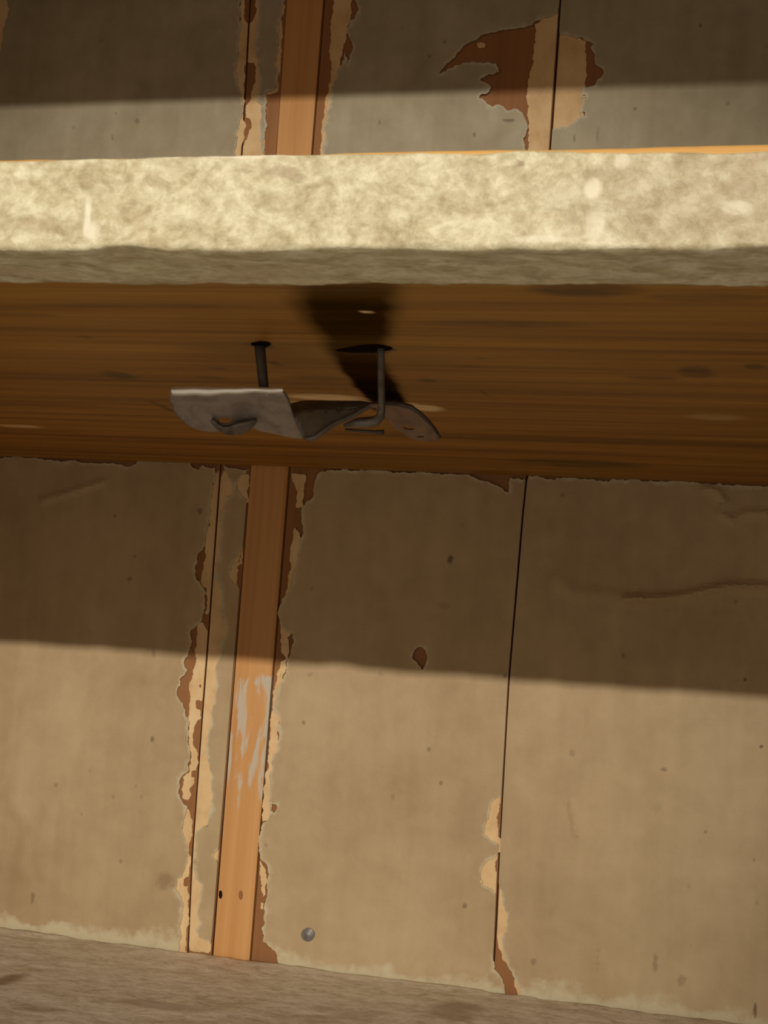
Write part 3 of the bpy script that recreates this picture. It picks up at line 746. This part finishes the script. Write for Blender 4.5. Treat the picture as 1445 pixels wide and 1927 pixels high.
for (px, py, rx, ry, a) in [(855, 1900, 55, 22, .6), (18, 1842, 26, 16, .9), (75, 1895, 60, 8, .5), (300, 1890, 90, 8, .45), (1000, 1890, 180, 6, .25), (300, 1770, 260, 9, .4)]:
    c = at_z(px, py, LOW_Z); ex = at_z(px + rx, py, LOW_Z); ey = at_z(px, py + ry, LOW_Z)
    q = ((VA[:, 0] - c[0]) / abs(ex[0] - c[0])) ** 2 + ((VA[:, 1] - c[1]) / abs(ey[1] - c[1])) ** 2 + 0.9 * fbm(VA[:, 0] * 90, VA[:, 1] * 90, 61)
    st = np.maximum(st, a * np.clip(1.4 - q, 0, 1))
mesh_obj('paint_coat', vs, fs, PAINT_LOW, low, True, {'stain': st, 'wear': we})

# ------------------------------------------------------------------ the bent metal hanger under the shelf
nailL = at_z(490, 650, SH_Z0); nailR = at_z(717, 655, SH_Z0)
hang = empty('metal_hanger', ((nailL[0] + nailR[0]) / 2, nailL[1], SH_Z0 - 0.028))
tag(hang, 'bent grey sheet metal strip hung on two nails under the shelf', 'hanger')
def tube(name, path, radii, mat, parent, n=10, flat=1.0):
    vs = []; fs = []
    P = [Vector(p) for p in path]
    for i, p in enumerate(P):
        d = (P[min(i + 1, len(P) - 1)] - P[max(i - 1, 0)]).normalized()
        u = Vector((0, 1, 0)).cross(d)
        if u.length < 0.1: u = Vector((1, 0, 0))
        u.normalize(); w = d.cross(u)
        for k in range(n):
            a = 2 * math.pi * k / n
            vs.append(p + (u * math.cos(a) + w * math.sin(a) * flat) * radii[i])
    for i in range(len(P) - 1):
        for k in range(n):
            j = (k + 1) % n
            fs.append((i * n + k, i * n + j, (i + 1) * n + j, (i + 1) * n + k))
    fs.append(tuple(range(n))[::-1]); fs.append(tuple(range((len(P) - 1) * n, len(P) * n)))
    return mesh_obj(name, vs, fs, mat, parent, True)
def solid(o, t, bevel=0.0):
    m = o.modifiers.new('thick', 'SOLIDIFY'); m.thickness = t; m.offset = 0
    if bevel:
        b = o.modifiers.new('bev', 'BEVEL'); b.width = bevel; b.segments = 2; b.limit_method = 'ANGLE'
    return o
yL, yR = nailL[1], nailR[1]
def fill(name, outline, holes, yfun, mat, parent, thick, grid=7, bulge=None):
    """sheet metal traced as an outline, each point at its own depth yfun(px, py)"""
    loops = [outline] + holes
    pts = []; edges = []
    for lp in loops:
        s = len(pts); pts += lp
        edges += [(s + k, s + (k + 1) % len(lp)) for k in range(len(lp))]
    xs = [p[0] for p in outline]; ys = [p[1] for p in outline]
    gx, gy = np.meshgrid(np.arange(min(xs) + 3, max(xs), grid), np.arange(min(ys) + 3, max(ys), grid))
    G = np.stack([gx.ravel(), gy.ravel()], 1)
    keep = inside(G, outline)
    for h in holes: keep &= ~inside(G, h)
    G = G[keep]
    if len(G): G = G[dist_pts(G, np.array(pts, float)) > 2.5]
    vo, eo, fo, *_ = delaunay_2d_cdt([Vector(p) for p in pts] + [Vector((float(a), float(b))) for a, b in G], edges, [], 0, 1e-5)
    P = np.array([(q.x, q.y) for q in vo]); T = np.array(fo); C = P[T].mean(axis=1)
    ok = inside(C, outline)
    for h in holes: ok &= ~inside(C, h)
    fs = []
    for a, b, c in T[ok]:
        ar = (P[b, 0] - P[a, 0]) * (P[c, 1] - P[a, 1]) - (P[b, 1] - P[a, 1]) * (P[c, 0] - P[a, 0])
        fs.append((a, b, c) if ar < 0 else (a, c, b))
    vs = [at_y(x, y, yfun(x, y)) for x, y in P]
    o = mesh_obj(name, vs, fs, mat, parent, True)
    return solid(o, thick)
def dense(pts, closed=True, it=2):
    """round a polyline a little (Chaikin)"""
    for _ in range(it):
        out = []
        for k in range(len(pts)):
            a = pts[k]; b = pts[(k + 1) % len(pts)]
            out += [(a[0] * .75 + b[0] * .25, a[1] * .75 + b[1] * .25), (a[0] * .25 + b[0] * .75, a[1] * .25 + b[1] * .75)]
        pts = out
    return pts
# plate: leans, lower edge further back; a bulge in the middle
def y_plate(x, y):
    u = (y - 738) / 80.0
    b = 0.004 * math.exp(-((x - 462) / 26) ** 2) * math.exp(-((y - 770) / 26) ** 2)
    w = 0.0015 * math.sin((x - 330) / 40.0)
    return yL - 0.006 + 0.024 * u + b * 0.9 - w * u
plate_o = [(320, 738), (330, 734), (380, 735), (430, 737), (480, 737), (532, 737), (541, 746), (546, 762), (556, 792), (572, 824), (560, 824), (528, 818), (505, 812), (492, 811), (482, 806), (470, 801), (440, 798), (422, 806), (405, 812), (383, 810), (360, 803), (341, 789), (327, 771), (319, 752)]
plate = fill('plate', dense(plate_o, it=1), [[(408, 788), (420, 783), (436, 786), (440, 792), (428, 798), (414, 797)]], y_plate, STEEL, hang, 0.0009)
tag(plate, 'flat dull grey plate')
# folded lip along the top of the plate
lip_v = []; lip_f = []
N = 40
for i in range(N + 1):
    u = i / N; px = 321 + (533 - 321) * u
    top = 727 + 3 * u + 2.2 * math.exp(-((u - 0) / 0.05) ** 2) + 0.6 * math.sin(u * 17)
    bot = 743 + 2 * math.sin(u * 6.0) - 2.5 * u + 1.0 * math.sin(u * 23)
    yb = y_plate(px, 738)
    lip_v += [at_y(px, top + 1.0, yb + 0.0030), at_y(px, top, yb - 0.0024), at_y(px, top * .5 + bot * .5, yb - 0.0024), at_y(px, bot, yb - 0.0016)]
for i in range(N):
    for k in range(3):
        a = i * 4 + k
        lip_f.append((a, a + 1, a + 5, a + 4))
lip = solid(mesh_obj('folded_lip', lip_v, lip_f, STEEL_LIP, plate, True), 0.0007)
tag(lip, 'folded lip with its highlight in the colour')
# twist between plate and tail: an upper facet going back and a lower facet coming forward
def y_tw(x, y):
    u = min(max((x - 547) / 150.0, 0), 1)
    ridge = 776 - 14 * u
    base = yL + 0.010 + (yR - yL + 0.004) * u
    if y < ridge: return base + 0.012 * (ridge - y) / 20.0 * (1 - u * .6)
    return base - 0.004 * (y - ridge) / 40.0
tw_up = fill('twist_upper', dense([(545, 762), (560, 758), (576, 755), (620, 756), (660, 756), (684, 756), (700, 760), (690, 765), (672, 770), (650, 772), (600, 775), (553, 776)], it=1), [], y_tw, STEEL_DARK, hang, 0.0009)
tw_lo = fill('twist_lower', dense([(548, 772), (600, 774), (650, 771), (675, 768), (696, 762), (664, 784), (640, 793), (622, 802), (606, 814), (592, 824), (580, 827), (570, 824), (558, 794)], it=1), [], y_tw, metal_mat('mid_grey_metal', (0.30, 0.29, 0.28), (0.18, 0.15, 0.13), 0.45, 0.7), hang, 0.0009)
rim = tube('rolled_edge', [at_y(x, y, y_tw(x, y) - 0.0006) for x, y in [(572, 823), (580, 826), (592, 823), (606, 813), (622, 801), (640, 792), (664, 782), (684, 770), (698, 762), (715, 758)]], [0.0005, 0.0009, 0.0011, 0.0011, 0.0011, 0.001, 0.001, 0.001, 0.001, 0.0009], STEEL_DARK, tw_lo, 8)
# tail with two holes
def y_tail(x, y): return yR + 0.010 + 0.020 * (y - 762) / 65.0 - 0.006 * (x - 720) / 110.0
tail = fill('tail', dense([(690, 760), (716, 760), (746, 760), (773, 767), (790, 779), (806, 794), (818, 808), (829, 824), (822, 828), (806, 829), (775, 826), (757, 812), (742, 804), (728, 784), (712, 768)], it=1),
            [[(759, 803), (766, 800), (776, 801), (781, 806), (773, 809), (764, 808)], [(784, 820), (791, 818), (799, 819), (798, 822), (786, 823)]], y_tail, STEEL_BROWN, hang, 0.0010)
tag(tail, 'end tinted brown like the reflected wood, with two small holes')
tube('rolled_edge', [at_y(x, y, y_tail(x, y) - 0.0004) for x, y in [(716, 759), (746, 759), (773, 766), (790, 778), (806, 793), (818, 807), (828, 823)]], [0.0009, 0.0010, 0.0009, 0.0008, 0.0007, 0.0006, 0.0005], IRON, tail, 8)
# nails
def npt(px, py, y): return at_y(px, py, y)
nl = tube('nail', [npt(489, 640, yL + 0.0002), npt(489.5, 660, yL), npt(493, 695, yL), npt(497, 735, yL + 0.001), npt(500, 760, yL + 0.004)], [0.0021, 0.0020, 0.0019, 0.0018, 0.0014], IRON, hang, 10)
tip = fill('nail_tip', dense([(396, 790), (402, 790), (412, 799), (424, 805), (440, 799), (462, 794), (480, 789), (483, 795), (471, 807), (455, 815), (432, 817), (419, 813), (404, 801)], it=1), [],
           lambda x, y: y_plate(x, y) - 0.0022 - 0.0012 * math.sin((x - 396) / 87 * math.pi), STEEL_DARK, hang, 0.0012, grid=5)
tag(tip, 'clinched nail point under the plate')
nr = tube('nail', [npt(717, 645, yR + 0.0002), npt(717, 665, yR), npt(717, 710, yR), npt(718, 752, yR), npt(718, 770, yR), npt(716, 783, yR + 0.0005), npt(708, 792, yR + 0.001), npt(694, 794, yR + 0.0015), npt(672, 795, yR + 0.002), npt(648, 801, yR + 0.003)],
          [0.0014, 0.0013, 0.0013, 0.0013, 0.0014, 0.0016, 0.0019, 0.0019, 0.0016, 0.0008], metal_mat('grey_iron', (0.20, 0.19, 0.18), (0.07, 0.045, 0.035), 0.45, 0.7), hang, 10)
tag(nr, 'hooked nail bent towards the plate')
wire = tube('wire_pin', [npt(650, 808, yR + 0.006), npt(680, 811, yR + 0.005), npt(705, 813, yR + 0.004), npt(722, 813, yR + 0.004)], [0.0004, 0.0006, 0.0006, 0.0009], IRON, hang, 8)
tag(wire, 'thin dark pin end')

# dark splits in the wood around the two nails
def split(name, pts):
    out = dense(pts, it=2)
    vs = [at_z(x, y, SH_Z0 - 0.0003) for x, y in out] + [at_z(x, y, SH_Z0 + 0.0006) for x, y in out]
    n = len(out)
    fs = [tuple(range(n))] + [(k, (k + 1) % n, n + (k + 1) % n, n + k) for k in range(n)]
    return mesh_obj(name, vs, fs, VOID, shelf)
split('wood_split', [(468, 648), (484, 643), (500, 643), (513, 648), (500, 654), (484, 653)])
split('wood_split', [(626, 660), (655, 655), (690, 649), (720, 649), (744, 657), (722, 661), (690, 664), (655, 663)])
